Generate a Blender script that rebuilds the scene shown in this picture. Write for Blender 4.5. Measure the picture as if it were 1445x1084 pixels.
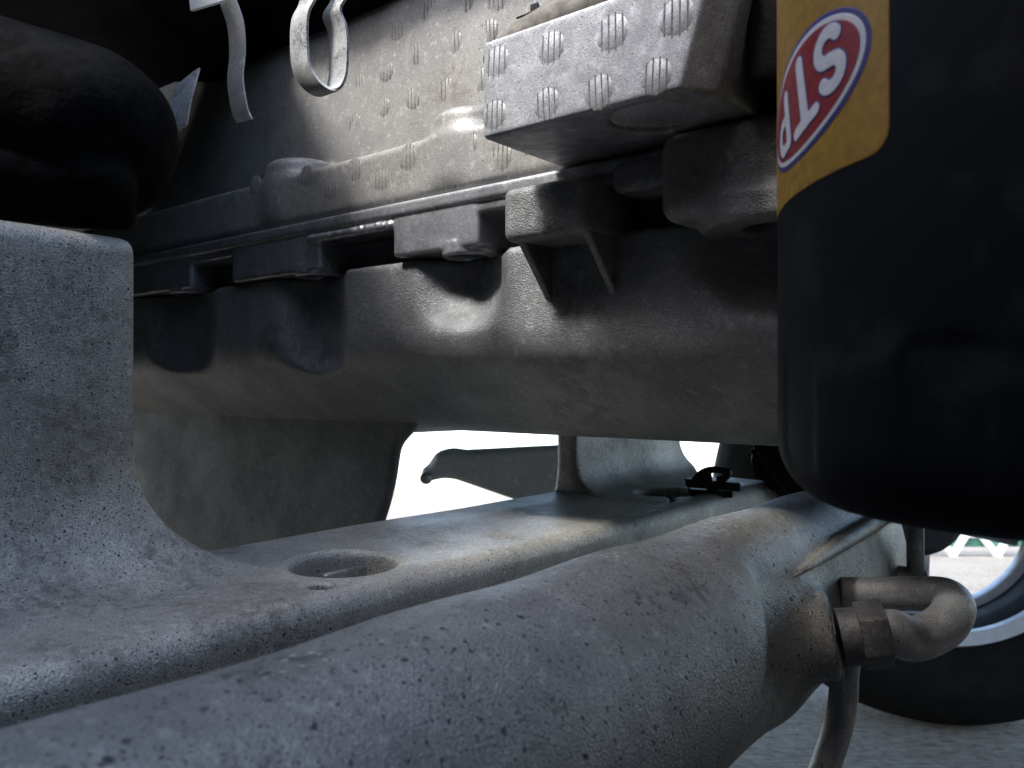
import bpy, bmesh, math, random
import numpy as np
from mathutils import Vector, Matrix

random.seed(7)
np.random.seed(7)
SC = bpy.context.scene
COL = SC.collection
for o in list(bpy.data.objects):
    bpy.data.objects.remove(o)

# ------------------------------------------------------------------ camera
PITCH = math.radians(8.0)
CAM_Z = 0.28                      # lens height above the ground, metres
F = 1134.0                        # focal length in photograph pixels (1445 wide)
cam = bpy.data.cameras.new('camera')
cam.sensor_width = 36.0
cam.lens = 36.0 * F / 1445.0
cam.clip_start = 0.005
cam.clip_end = 900.0
cam.dof.use_dof = True
cam.dof.focus_distance = 0.29
cam.dof.aperture_fstop = 30.0
camo = bpy.data.objects.new('camera', cam)
COL.objects.link(camo)
camo.location = (0, 0, CAM_Z)
camo.rotation_euler = (math.pi / 2 + PITCH, 0, 0)
SC.camera = camo

# ------------------------------------------------------------------ light
SUN_EL, SUN_AZ = 50.0, 230.0      # azimuth: clockwise from +Y, where the light comes from
world = bpy.data.worlds.new('World')
SC.world = world
world.use_nodes = True
wn = world.node_tree.nodes
wl = world.node_tree.links
bg = wn['Background']
sky = wn.new('ShaderNodeTexSky')
sky.sky_type = 'NISHITA'
sky.sun_disc = False
sky.sun_elevation = math.radians(SUN_EL)
sky.sun_rotation = math.radians(SUN_AZ)
sky.air_density = 1.0
sky.dust_density = 1.8
sky.ozone_density = 0.3
wl.new(sky.outputs[0], bg.inputs[0])
bg.inputs[1].default_value = 0.15
sun = bpy.data.lights.new('sun', 'SUN')
sun.energy = 1.5
sun.angle = math.radians(10)
sun.color = (1.0, 0.985, 0.965)
suno = bpy.data.objects.new('sun', sun)
COL.objects.link(suno)
_e, _a = math.radians(SUN_EL), math.radians(SUN_AZ)
_to = Vector((math.sin(_a) * math.cos(_e), math.cos(_a) * math.cos(_e), math.sin(_e)))
suno.rotation_euler = (-_to).to_track_quat('-Z', 'Y').to_euler()
suno.location = (-1, -2, 4)
SC.view_settings.view_transform = 'Standard'
SC.view_settings.look = 'None'
SC.view_settings.exposure = 2.2
SC.view_settings.gamma = 1.0
SC.view_settings.use_curve_mapping = False
SC.cycles.use_denoising = True
SC.cycles.max_bounces = 5
SC.cycles.diffuse_bounces = 4
SC.cycles.glossy_bounces = 3
SC.cycles.sample_clamp_indirect = 6.0

# ------------------------------------------------------------------ frames
# cam frame: X right, Y up, Z ahead, centimetres.  car frame: s along the crossmember,
# n along the engine (across it), h up; the raised car is pitched like the lens.
CP, SP = math.cos(PITCH), math.sin(PITCH)
US, UN = (0.627, 0.779), (0.779, -0.627)


def camW(P):
    P = np.asarray(P, float)
    X, Y, Z = P[..., 0], P[..., 1], P[..., 2]
    return np.stack([X, Z * CP - Y * SP, CAM_Z * 100 + Z * SP + Y * CP], -1) * 0.01


def carC(P):
    P = np.asarray(P, float)
    s, n, h = P[..., 0], P[..., 1], P[..., 2]
    return np.stack([US[0] * s + UN[0] * n, h, 30 + US[1] * s + UN[1] * n], -1)


def carW(P):
    return camW(carC(P))


def worldW(P):
    return np.asarray(P, float)


def at(x, y, Z):
    return np.array([(x - 722.5) / F * Z, (542 - y) / F * Z, Z])


def car_at(x, y, s):
    """car-frame (n, h) where the sight line of a photo pixel meets the plane s = const"""
    a = (x - 722.5) / F
    K = 30 + US[1] * s
    n = (a * K - US[0] * s) / (UN[0] - a * UN[1])
    Z = K + UN[1] * n
    return n, (542 - y) / F * Z


# ------------------------------------------------------------------ signed-distance modelling
def smin(a, b, k):
    h = np.clip(0.5 + 0.5 * (b - a) / k, 0, 1)
    return b + (a - b) * h - k * h * (1 - h)


def smax(a, b, k):
    return -smin(-a, -b, k)


def sbox(x, y, z, c, hs, r=0.0):
    qx = np.abs(x - c[0]) - hs[0] + r
    qy = np.abs(y - c[1]) - hs[1] + r
    qz = np.abs(z - c[2]) - hs[2] + r
    o = np.sqrt(np.maximum(qx, 0) ** 2 + np.maximum(qy, 0) ** 2 + np.maximum(qz, 0) ** 2)
    return o + np.minimum(np.maximum(qx, np.maximum(qy, qz)), 0) - r


def sbx(x, y, z, x0, x1, y0, y1, z0, z1, r=0.0):
    return sbox(x, y, z, ((x0 + x1) / 2, (y0 + y1) / 2, (z0 + z1) / 2),
                ((x1 - x0) / 2, (y1 - y0) / 2, (z1 - z0) / 2), r)


def box2(a, b, a0, a1, b0, b1, r):
    qa = np.abs(a - (a0 + a1) / 2) - (a1 - a0) / 2 + r
    qb = np.abs(b - (b0 + b1) / 2) - (b1 - b0) / 2 + r
    return np.sqrt(np.maximum(qa, 0) ** 2 + np.maximum(qb, 0) ** 2) + np.minimum(np.maximum(qa, qb), 0) - r


def scaps(x, y, z, a, b, ra, rb=None):
    rb = ra if rb is None else rb
    a = np.asarray(a, float); b = np.asarray(b, float)
    d = b - a
    t = ((x - a[0]) * d[0] + (y - a[1]) * d[1] + (z - a[2]) * d[2]) / float(d @ d)
    t = np.clip(t, 0, 1)
    r = ra + (rb - ra) * t
    return np.sqrt((x - a[0] - t * d[0]) ** 2 + (y - a[1] - t * d[1]) ** 2 + (z - a[2] - t * d[2]) ** 2) - r


def scylz(x, y, z, cx, cy, r, z0, z1, rd=0.0):
    q = np.sqrt((x - cx) ** 2 + (y - cy) ** 2) - r + rd
    w = np.abs(z - (z0 + z1) / 2) - (z1 - z0) / 2 + rd
    return np.sqrt(np.maximum(q, 0) ** 2 + np.maximum(w, 0) ** 2) + np.minimum(np.maximum(q, w), 0) - rd


def scyl(x, y, z, a, b, r, rd=0.0):
    a = np.asarray(a, float); b = np.asarray(b, float)
    d = b - a
    L = np.linalg.norm(d); d = d / L
    t = (x - a[0]) * d[0] + (y - a[1]) * d[1] + (z - a[2]) * d[2]
    q = np.sqrt(np.maximum((x - a[0]) ** 2 + (y - a[1]) ** 2 + (z - a[2]) ** 2 - t * t, 0)) - r + rd
    w = np.abs(t - L / 2) - L / 2 + rd
    return np.sqrt(np.maximum(q, 0) ** 2 + np.maximum(w, 0) ** 2) + np.minimum(np.maximum(q, w), 0) - rd


def nets(fn, lo, hi, d):
    """surface nets: (verts, quads) of the zero level of fn on a grid"""
    ax = [np.arange(lo[i], hi[i] + d[i], d[i]).astype(np.float32) if hasattr(d, '__len__')
          else np.arange(lo[i], hi[i] + d, d).astype(np.float32) for i in range(3)]
    X, Y, Z = ax[0][:, None, None], ax[1][None, :, None], ax[2][None, None, :]
    V = np.broadcast_to(fn(X, Y, Z), (len(ax[0]), len(ax[1]), len(ax[2]))).astype(np.float32)
    S = V < 0
    nx, ny, nz = V.shape
    cnt = np.zeros((nx - 1, ny - 1, nz - 1), np.int8)
    for i in (0, 1):
        for j in (0, 1):
            for k in (0, 1):
                cnt += S[i:nx - 1 + i, j:ny - 1 + j, k:nz - 1 + k]
    I, J, K = np.nonzero((cnt > 0) & (cnt < 8))
    idx = np.full(cnt.shape, -1, np.int32)
    idx[I, J, K] = np.arange(len(I), dtype=np.int32)
    acc = np.zeros((len(I), 3)); num = np.zeros(len(I))
    C = [(i, j, k) for i in (0, 1) for j in (0, 1) for k in (0, 1)]
    for a in C:
        for b in C:
            if sum(b) - sum(a) == 1 and all(q >= p for p, q in zip(a, b)):
                va = V[I + a[0], J + a[1], K + a[2]]; vb = V[I + b[0], J + b[1], K + b[2]]
                m = (va < 0) != (vb < 0)
                t = np.where(m, va / np.where(va == vb, 1, va - vb), 0)
                for q in range(3):
                    acc[:, q] += np.where(m, a[q] + t * (b[q] - a[q]), 0)
                num += m
    acc /= num[:, None]
    dd = d if hasattr(d, '__len__') else (d, d, d)
    P = np.stack([ax[0][I] + acc[:, 0] * dd[0], ax[1][J] + acc[:, 1] * dd[1], ax[2][K] + acc[:, 2] * dd[2]], -1)
    Q = []
    for axis in range(3):
        A = [slice(1, -1)] * 3; B = [slice(1, -1)] * 3
        A[axis] = slice(0, -1); B[axis] = slice(1, None)
        m = S[tuple(A)] != S[tuple(B)]
        off = [1, 1, 1]; off[axis] = 0
        i, j, k = np.nonzero(m)
        inside = S[tuple(A)][i, j, k]
        i, j, k = i + off[0], j + off[1], k + off[2]
        u, v = [(1, 2), (2, 0), (0, 1)][axis]
        def cell(du, dv):
            c = [i.copy(), j.copy(), k.copy()]
            c[u] -= du; c[v] -= dv
            return idx[c[0], c[1], c[2]]
        q = np.stack([cell(1, 1), cell(0, 1), cell(0, 0), cell(1, 0)], -1)
        q[~inside] = q[~inside][:, ::-1]
        Q.append(q)
    return P, np.concatenate(Q)


# ------------------------------------------------------------------ mesh helpers
def flatten(faces):
    return [list(f) for f in faces]


def tube(path, r, seg=20, cap=True, sub=6):
    """swept round tube through a smoothed path; r a number or one per point"""
    P = np.asarray(path, float)
    R = np.full(len(P), r, float) if np.isscalar(r) else np.asarray(r, float)
    if sub > 1 and len(P) > 2:
        E = np.vstack([2 * P[0] - P[1], P, 2 * P[-1] - P[-2]])
        out, ro = [], []
        for i in range(len(P) - 1):
            p0, p1, p2, p3 = E[i:i + 4]
            for t in np.linspace(0, 1, sub, endpoint=False):
                out.append(0.5 * (2 * p1 + (p2 - p0) * t + (2 * p0 - 5 * p1 + 4 * p2 - p3) * t * t + (3 * p1 - p0 - 3 * p2 + p3) * t ** 3))
                ro.append(R[i] + (R[i + 1] - R[i]) * t)
        out.append(P[-1]); ro.append(R[-1])
        P, R = np.array(out), np.array(ro)
    T = np.gradient(P, axis=0)
    T /= np.linalg.norm(T, axis=1)[:, None]
    up = np.array([0.13, 0.97, 0.2])
    n = up - T[0] * (up @ T[0]); n /= np.linalg.norm(n)
    V, Fc = [], []
    for i in range(len(P)):
        n = n - T[i] * (n @ T[i]); n /= np.linalg.norm(n)
        b = np.cross(T[i], n)
        for k in range(seg):
            a = 2 * math.pi * k / seg
            V.append(P[i] + R[i] * (math.cos(a) * n + math.sin(a) * b))
    for i in range(len(P) - 1):
        for k in range(seg):
            a, b2 = i * seg + k, i * seg + (k + 1) % seg
            Fc.append((a, b2, b2 + seg, a + seg))
    if cap:
        Fc.append(tuple(range(seg))[::-1])
        Fc.append(tuple((len(P) - 1) * seg + k for k in range(seg)))
    return np.array(V), Fc


def prism(poly, vec):
    """closed prism of a planar polygon (n,3) swept along vec"""
    P = np.asarray(poly, float); n = len(P)
    V = np.vstack([P, P + np.asarray(vec, float)])
    Fc = [tuple(range(n)), tuple(range(2 * n - 1, n - 1, -1))]
    Fc += [(i, (i + 1) % n, n + (i + 1) % n, n + i) for i in range(n)]
    return V, Fc


def bevelled(V, Fc, w, seg=2):
    bm = bmesh.new()
    vs = [bm.verts.new(v) for v in V]
    for f in Fc:
        bm.faces.new([vs[i] for i in f])
    bmesh.ops.recalc_face_normals(bm, faces=bm.faces)
    bmesh.ops.bevel(bm, geom=list(bm.edges), offset=w, segments=seg, affect='EDGES', profile=0.5)
    bm.verts.index_update()
    Vo = np.array([v.co[:] for v in bm.verts])
    Fo = [tuple(v.index for v in f.verts) for f in bm.faces]
    bm.free()
    return Vo, Fo


def bx(x0, x1, y0, y1, z0, z1, w=0.0):
    V = np.array([(x, y, z) for x in (x0, x1) for y in (y0, y1) for z in (z0, z1)], float)
    Fc = [(0, 1, 3, 2), (4, 6, 7, 5), (0, 4, 5, 1), (2, 3, 7, 6), (0, 2, 6, 4), (1, 5, 7, 3)]
    return bevelled(V, Fc, w) if w else (V, Fc)


def ribbon(path, w, th, sub=8):
    P = np.asarray(path, float)
    E = np.vstack([2 * P[0] - P[1], P, 2 * P[-1] - P[-2]])
    out = []
    for i in range(len(P) - 1):
        p0, p1, p2, p3 = E[i:i + 4]
        for t in np.linspace(0, 1, sub, endpoint=False):
            out.append(0.5 * (2 * p1 + (p2 - p0) * t + (2 * p0 - 5 * p1 + 4 * p2 - p3) * t * t + (3 * p1 - p0 - 3 * p2 + p3) * t ** 3))
    out.append(P[-1])
    P = np.array(out)
    T = np.gradient(P, axis=0); T /= np.linalg.norm(T, axis=1)[:, None]
    w = np.asarray(w, float)
    V, Fc = [], []
    for i in range(len(P)):
        nn = np.cross(T[i], w); nn /= np.linalg.norm(nn)
        e = 0.12
        for (a, b) in ((0, 0.35), (e, 0.5), (1 - e, 0.5), (1, 0.35), (1, -0.35), (1 - e, -0.5), (e, -0.5), (0, -0.35)):
            V.append(P[i] + w * a + nn * th * b)
    for i in range(len(P) - 1):
        for k in range(8):
            a, b = i * 8 + k, i * 8 + (k + 1) % 8
            Fc.append((a, b, b + 8, a + 8))
    Fc.append(tuple(range(8))[::-1]); Fc.append(tuple((len(P) - 1) * 8 + k for k in range(8)))
    return np.array(V), Fc


def mesh_of(name, V, Fc):
    me = bpy.data.meshes.new(name)
    V = np.asarray(V, np.float32)
    if isinstance(Fc, np.ndarray):
        nf = len(Fc)
        me.vertices.add(len(V)); me.vertices.foreach_set('co', V.ravel())
        me.loops.add(nf * 4); me.loops.foreach_set('vertex_index', Fc.astype(np.int32).ravel())
        me.polygons.add(nf)
        me.polygons.foreach_set('loop_start', np.arange(0, nf * 4, 4, dtype=np.int32))
        me.polygons.foreach_set('loop_total', np.full(nf, 4, np.int32))
        me.update(calc_edges=True)
    else:
        me.from_pydata([tuple(map(float, v)) for v in V], [], [tuple(map(int, f)) for f in Fc])
    me.validate()
    return me


def outward(me):
    bm = bmesh.new(); bm.from_mesh(me)
    bmesh.ops.recalc_face_normals(bm, faces=bm.faces)
    bm.to_mesh(me); bm.free()


class Thing:
    """collects parts (vertices in world metres); build() makes an Empty at the base with its parts"""
    def __init__(self, name, label, cat, group=None, kind=None):
        self.name, self.label, self.cat, self.group, self.kind = name, label, cat, group, kind
        self.parts = []

    def add(self, name, geo, mat, frame=camW, smooth=True, parent=None, label=None, sharp=None, kind=None):
        V, Fc = geo
        self.parts.append(dict(name=name, V=frame(V), F=Fc, mat=mat, smooth=smooth, parent=parent, label=label, sharp=sharp, kind=kind))
        return len(self.parts) - 1

    def build(self):
        A = np.vstack([p['V'] for p in self.parts])
        loc = np.array([A[:, 0].mean(), A[:, 1].mean(), A[:, 2].min()])
        single = len(self.parts) == 1
        root = None
        if not single:
            root = bpy.data.objects.new(self.name, None)
            root.empty_display_size = 0.02
            COL.objects.link(root)
            root.location = loc
        obs = []
        for p in self.parts:
            me = mesh_of(p['name'], p['V'] - loc, p['F'])
            outward(me)
            if p['smooth']:
                me.polygons.foreach_set('use_smooth', np.ones(len(me.polygons), bool))
                if p['sharp']:
                    me.set_sharp_from_angle(angle=math.radians(p['sharp']))
            me.materials.append(p['mat'])
            if p.get('slots'):
                me.materials.append(p['slots'][0])
                me.polygons.foreach_set('material_index', np.array(p['slots'][1], np.int32))
            o = bpy.data.objects.new(self.name if single else p['name'], me)
            COL.objects.link(o)
            if single:
                o.location = loc
                root = o
            else:
                o.parent = root if p['parent'] is None else obs[p['parent']]
            if p['label']:
                o['label'] = p['label']
            if p['kind']:
                o['kind'] = p['kind']
            obs.append(o)
        if self.kind:
            root['kind'] = self.kind
        if self.label:
            root['label'] = self.label
        if self.cat:
            root['category'] = self.cat
        if self.group:
            root['group'] = self.group
        self.root, self.obs = root, obs
        return root


# ------------------------------------------------------------------ materials
class NT:
    def __init__(self, name):
        self.m = bpy.data.materials.new(name)
        self.m.use_nodes = True
        self.n, self.l = self.m.node_tree.nodes, self.m.node_tree.links
        self.b = self.n['Principled BSDF']
        self.tc = self.n.new('ShaderNodeTexCoord').outputs['Object']

    def noise(self, scale, detail=3.0, rough=0.55, vec=None, stretch=None):
        v = vec or self.tc
        if stretch:
            mp = self.n.new('ShaderNodeMapping')
            mp.inputs['Scale'].default_value = stretch
            mp.inputs['Rotation'].default_value = (0.3, 0.5, 0.7)
            self.l.new(v, mp.inputs['Vector']); v = mp.outputs[0]
        t = self.n.new('ShaderNodeTexNoise')
        t.inputs['Scale'].default_value = scale
        t.inputs['Detail'].default_value = detail
        t.inputs['Roughness'].default_value = rough
        self.l.new(v, t.inputs['Vector'])
        return t.outputs['Fac']

    def voro(self, scale, rand=1.0):
        t = self.n.new('ShaderNodeTexVoronoi')
        t.inputs['Scale'].default_value = scale
        t.inputs['Randomness'].default_value = rand
        self.l.new(self.tc, t.inputs['Vector'])
        return t.outputs['Distance'], t.outputs['Color']

    def ramp(self, f, a, b, va=0.0, vb=1.0):
        m = self.n.new('ShaderNodeMapRange')
        m.inputs['From Min'].default_value = a
        m.inputs['From Max'].default_value = b
        m.inputs['To Min'].default_value = va
        m.inputs['To Max'].default_value = vb
        m.clamp = True
        self.l.new(f, m.inputs['Value'])
        return m.outputs[0]

    def math(self, op, a, b):
        m = self.n.new('ShaderNodeMath'); m.operation = op
        for i, v in enumerate((a, b)):
            if isinstance(v, (int, float)):
                m.inputs[i].default_value = v
            else:
                self.l.new(v, m.inputs[i])
        return m.outputs[0]

    def mix(self, f, a, b, mode='MIX'):
        m = self.n.new('ShaderNodeMix'); m.data_type = 'RGBA'; m.blend_type = mode
        if isinstance(f, (int, float)):
            m.inputs[0].default_value = f
        else:
            self.l.new(f, m.inputs[0])
        for i, v in ((6, a), (7, b)):
            if isinstance(v, tuple):
                m.inputs[i].default_value = (*v[:3], 1)
            else:
                self.l.new(v, m.inputs[i])
        return m.outputs[2]

    def bump(self, f, dist, strength=1.0, prev=None):
        b = self.n.new('ShaderNodeBump')
        b.inputs['Distance'].default_value = dist
        b.inputs['Strength'].default_value = strength
        self.l.new(f, b.inputs['Height'])
        if prev:
            self.l.new(prev, b.inputs['Normal'])
        return b.outputs[0]

    def out(self, color=None, rough=0.5, metal=0.0, normal=None, spec=None):
        for key, v in (('Base Color', color), ('Roughness', rough), ('Metallic', metal), ('Normal', normal), ('Specular IOR Level', spec)):
            if v is None:
                continue
            if isinstance(v, tuple):
                self.b.inputs[key].default_value = (*v[:3], 1)
            elif isinstance(v, (int, float)):
                self.b.inputs[key].default_value = v
            else:
                self.l.new(v, self.b.inputs[key])
        return self.m


def cast_metal(name, base, dark, metal=0.4, rough=0.45, grain=1500, gb=0.00025, blotch=45, pits=None, stain=None, flecks=None, wave=0.0):
    t = NT(name)
    b1 = t.noise(blotch, 5, 0.6)
    col = t.mix(t.ramp(b1, 0.38, 0.66), dark, base)
    fine = t.noise(grain, 2, 0.6)
    col = t.mix(t.ramp(t.noise(2300, 3, 0.7), 0.38, 0.62, 0.0, 0.75), col, (dark[0] * 0.45, dark[1] * 0.45, dark[2] * 0.45))
    med = t.noise(grain * 0.22, 3, 0.6)
    col = t.mix(t.ramp(med, 0.56, 0.72, 0.0, 0.4), col, tuple(min(1, c * 1.35) for c in base))
    rg = t.ramp(b1, 0.3, 0.7, rough + 0.12, rough - 0.06)
    if stain:
        sc, lo, hi, c, amt = stain
        sm = t.math('MULTIPLY', t.ramp(t.noise(sc, 4, 0.65), lo, hi), t.ramp(t.noise(sc * 12, 3, 0.7), 0.42, 0.62, 0.15, amt))
        col = t.mix(sm, col, c)
    if flecks:
        sc, th, c = flecks
        d, cc = t.voro(sc)
        gate = t.ramp(t.noise(sc * 0.09, 2), 0.55, 0.68)
        col = t.mix(t.math('MULTIPLY', gate, t.ramp(d, th, th * 0.6)), col, c)
    n = t.bump(fine, gb * 0.75, 0.9)
    n = t.bump(med, gb * 0.35, 0.6, n)
    if wave:
        n = t.bump(t.noise(120, 3, 0.5), wave, 0.8, n)
    if pits:
        for sc, th, dens in pits:
            d, cc = t.voro(sc)
            sep = t.n.new('ShaderNodeSeparateColor'); t.l.new(cc, sep.inputs[0])
            gate = t.ramp(sep.outputs[0], dens, dens - 0.02)
            jag = t.math('ADD', d, t.math('MULTIPLY', t.noise(sc * 2.5, 2), 0.35))
            pm = t.math('MULTIPLY', gate, t.ramp(jag, th + 0.2, th + 0.1))
            col = t.mix(t.math('MULTIPLY', pm, 0.85), col, (0.018, 0.018, 0.02))
            n = t.bump(t.math('SUBTRACT', 1.0, pm), 0.0003, 0.6, n)
    return t.out(col, rg, metal, n)


M = {}
M['frame'] = cast_metal('frame_paint', (0.68, 0.665, 0.59), (0.50, 0.485, 0.435), 0.35, 0.40, 2000, 0.0006, 40,
                        pits=[(330, 0.14, 0.35), (760, 0.22, 0.5), (1200, 0.22, 0.5)], stain=(26, 0.47, 0.60, (0.10, 0.09, 0.075), 0.6))
M['pan'] = cast_metal('cast_pan', (0.35, 0.358, 0.36), (0.225, 0.23, 0.23), 0.3, 0.44, 1700, 0.0006, 30,
                      stain=(16, 0.50, 0.64, (0.06, 0.058, 0.053), 0.6), wave=0.0003)
M['flange'] = cast_metal('machined_flange', (0.48, 0.495, 0.52), (0.32, 0.325, 0.335), 0.6, 0.36, 1600, 0.00015, 60,
                         stain=(40, 0.5, 0.62, (0.09, 0.09, 0.09), 0.6))
M['tube'] = cast_metal('rack_paint', (0.42, 0.417, 0.38), (0.28, 0.277, 0.255), 0.25, 0.42, 1600, 0.0006, 60,
                       pits=[(200, 0.15, 0.4), (400, 0.20, 0.55), (800, 0.22, 0.6)], stain=(30, 0.54, 0.64, (0.07, 0.066, 0.06), 0.8),
                       flecks=(420, 0.32, (0.60, 0.56, 0.45)))
M['shield'] = cast_metal('shield_sheet', (0.40, 0.392, 0.37), (0.25, 0.245, 0.23), 0.2, 0.5, 1500, 0.00012, 40,
                         pits=[(420, 0.14, 0.45), (900, 0.16, 0.45)], stain=(20, 0.5, 0.68, (0.12, 0.10, 0.075), 0.6))
M['shield_box'] = cast_metal('shield_sheet_clean', (0.56, 0.57, 0.585), (0.34, 0.345, 0.36), 0.3, 0.45, 1300, 0.00010, 150,
                             pits=[(620, 0.14, 0.4), (1000, 0.16, 0.45)], stain=(60, 0.5, 0.68, (0.17, 0.165, 0.15), 0.5))
M['steel'] = cast_metal('pipe_steel', (0.62, 0.625, 0.615), (0.45, 0.453, 0.445), 0.4, 0.5, 1100, 0.0002, 60,
                        pits=[(300, 0.14, 0.15)])
M['hex'] = cast_metal('fitting_steel', (0.26, 0.26, 0.255), (0.15, 0.15, 0.146), 0.5, 0.5, 900, 0.0003, 80,
                      stain=(60, 0.45, 0.6, (0.34, 0.335, 0.32), 0.8))
M['arm'] = cast_metal('arm_steel', (0.80, 0.80, 0.79), (0.70, 0.70, 0.69), 0.3, 0.55, 800, 0.0002, 30)
M['zinc'] = cast_metal('strap_zinc', (0.60, 0.61, 0.60), (0.45, 0.46, 0.45), 0.2, 0.42, 700, 0.0001, 60,
                       stain=(95, 0.5, 0.6, (0.05, 0.045, 0.04), 0.9))
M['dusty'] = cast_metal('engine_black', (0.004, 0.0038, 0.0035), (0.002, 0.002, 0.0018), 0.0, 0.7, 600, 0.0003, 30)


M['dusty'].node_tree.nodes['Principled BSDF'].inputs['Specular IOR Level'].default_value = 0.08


def plain(name, c, rough=0.5, metal=0.0, scale=300, bump=0.0001, var=0.25, spec=None):
    t = NT(name)
    nz = t.noise(scale, 4, 0.6)
    col = t.mix(t.ramp(nz, 0.35, 0.65), tuple(x * (1 - var) for x in c), c)
    return t.out(col, t.ramp(nz, 0.3, 0.7, min(1, rough + 0.08), rough - 0.05), metal, t.bump(nz, bump, 0.6), spec)


M['hose'] = plain('dusty_hose', (0.13, 0.115, 0.095), 0.75, 0, 250, 0.0004, 0.5)
M['groove'] = plain('groove_shade_strip', (0.17, 0.16, 0.145), 0.85, 0, 700, 0.0001, 0.6)  # dark colour painted in for the shade of the stamped grooves
M['rubber'] = plain('black_rubber', (0.006, 0.0063, 0.0066), 0.8, 0, 160, 0.0012, 0.6, 0.05)
M['tyre'] = plain('tyre_rubber', (0.006, 0.006, 0.006), 0.75, 0, 60, 0.0008, 0.35, 0.15)
M['black'] = plain('black_plastic', (0.010, 0.010, 0.011), 0.45, 0, 400, 0.0001, 0.3)
M['bolt'] = plain('dirty_bolt', (0.07, 0.068, 0.062), 0.5, 0.6, 500, 0.0002, 0.5)
M['alloy'] = plain('alloy_lip', (0.62, 0.63, 0.65), 0.35, 0.5, 80, 0.0001, 0.2)
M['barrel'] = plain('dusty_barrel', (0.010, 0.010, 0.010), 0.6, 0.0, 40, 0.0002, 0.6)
M['green'] = plain('green_paint', (0.05, 0.17, 0.12), 0.5, 0, 20, 0.0005, 0.3)
M['white'] = plain('white_paint', (0.78, 0.78, 0.75), 0.5, 0, 20, 0.0005, 0.1)
M['tab'] = plain('white_tab', (0.80, 0.80, 0.77), 0.45, 0, 200, 0.0001, 0.08)
M['body'] = plain('underbody_coating', (0.02, 0.02, 0.02), 0.8, 0, 40, 0.001, 0.4, 0.2)
M['tray'] = plain('bounce_tray_grey', (0.15, 0.148, 0.142), 0.9, 0, 30, 0.001, 0.5)  # grey chosen for the light the added tray bounces up
M['gold'] = plain('label_gold', (0.36, 0.20, 0.02), 0.5, 0.05, 500, 0.00005, 0.3)
M['blue'] = plain('print_blue', (0.045, 0.045, 0.20), 0.45, 0, 600, 0.00003, 0.2)
M['pwhite'] = plain('print_white', (0.66, 0.67, 0.70), 0.45, 0, 600, 0.00003, 0.12)
M['red'] = plain('print_red', (0.28, 0.022, 0.028), 0.45, 0, 600, 0.00003, 0.25)

t = NT('filter_paint')
d1 = t.ramp(t.noise(60, 4, 0.6), 0.53, 0.72, 0, 0.5)
d2 = t.ramp(t.noise(240, 3, 0.6), 0.66, 0.8, 0, 0.35)
colf = t.mix(t.math('MAXIMUM', d1, d2), (0.0045, 0.006, 0.009), (0.034, 0.036, 0.041))
M['filter'] = t.out(colf, t.ramp(d1, 0, 0.5, 0.62, 0.8), 0.0, t.bump(t.noise(900, 2), 0.00006, 0.6), 0.12)

t = NT('concrete_ground')
g1 = t.noise(2.2, 6, 0.6); g2 = t.noise(70, 5, 0.65); g3 = t.noise(30, 4, 0.6, stretch=(1.0, 6.0, 1.0))
colg = t.mix(t.ramp(g1, 0.35, 0.65), (0.30, 0.265, 0.215), (0.37, 0.335, 0.285))
colg = t.mix(t.ramp(g2, 0.35, 0.6, 0.75, 0.0), colg, (0.12, 0.108, 0.09))
colg = t.mix(t.ramp(g3, 0.52, 0.68, 0.0, 0.55), colg, (0.52, 0.48, 0.40))
M['ground'] = t.out(colg, 0.9, 0, t.bump(g2, 0.012, 1.0, t.bump(g3, 0.01, 0.9)))

# ------------------------------------------------------------------ ground
gt = Thing('ground', None, None, kind='structure')
gv = []
N = 24
xs = np.sign(np.linspace(-1, 1, N)) * np.abs(np.linspace(-1, 1, N)) ** 3 * 400
V = np.array([(x, y, 0.0) for x in xs for y in xs])
Fg = [(i * N + j, i * N + j + 1, (i + 1) * N + j + 1, (i + 1) * N + j) for i in range(N - 1) for j in range(N - 1)]
gt.add('ground', (V, Fg), M['ground'], worldW)
gt.build()

# ------------------------------------------------------------------ crossmember (welded frame below the engine)
SH = -5.75                        # height of its flat top


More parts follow.
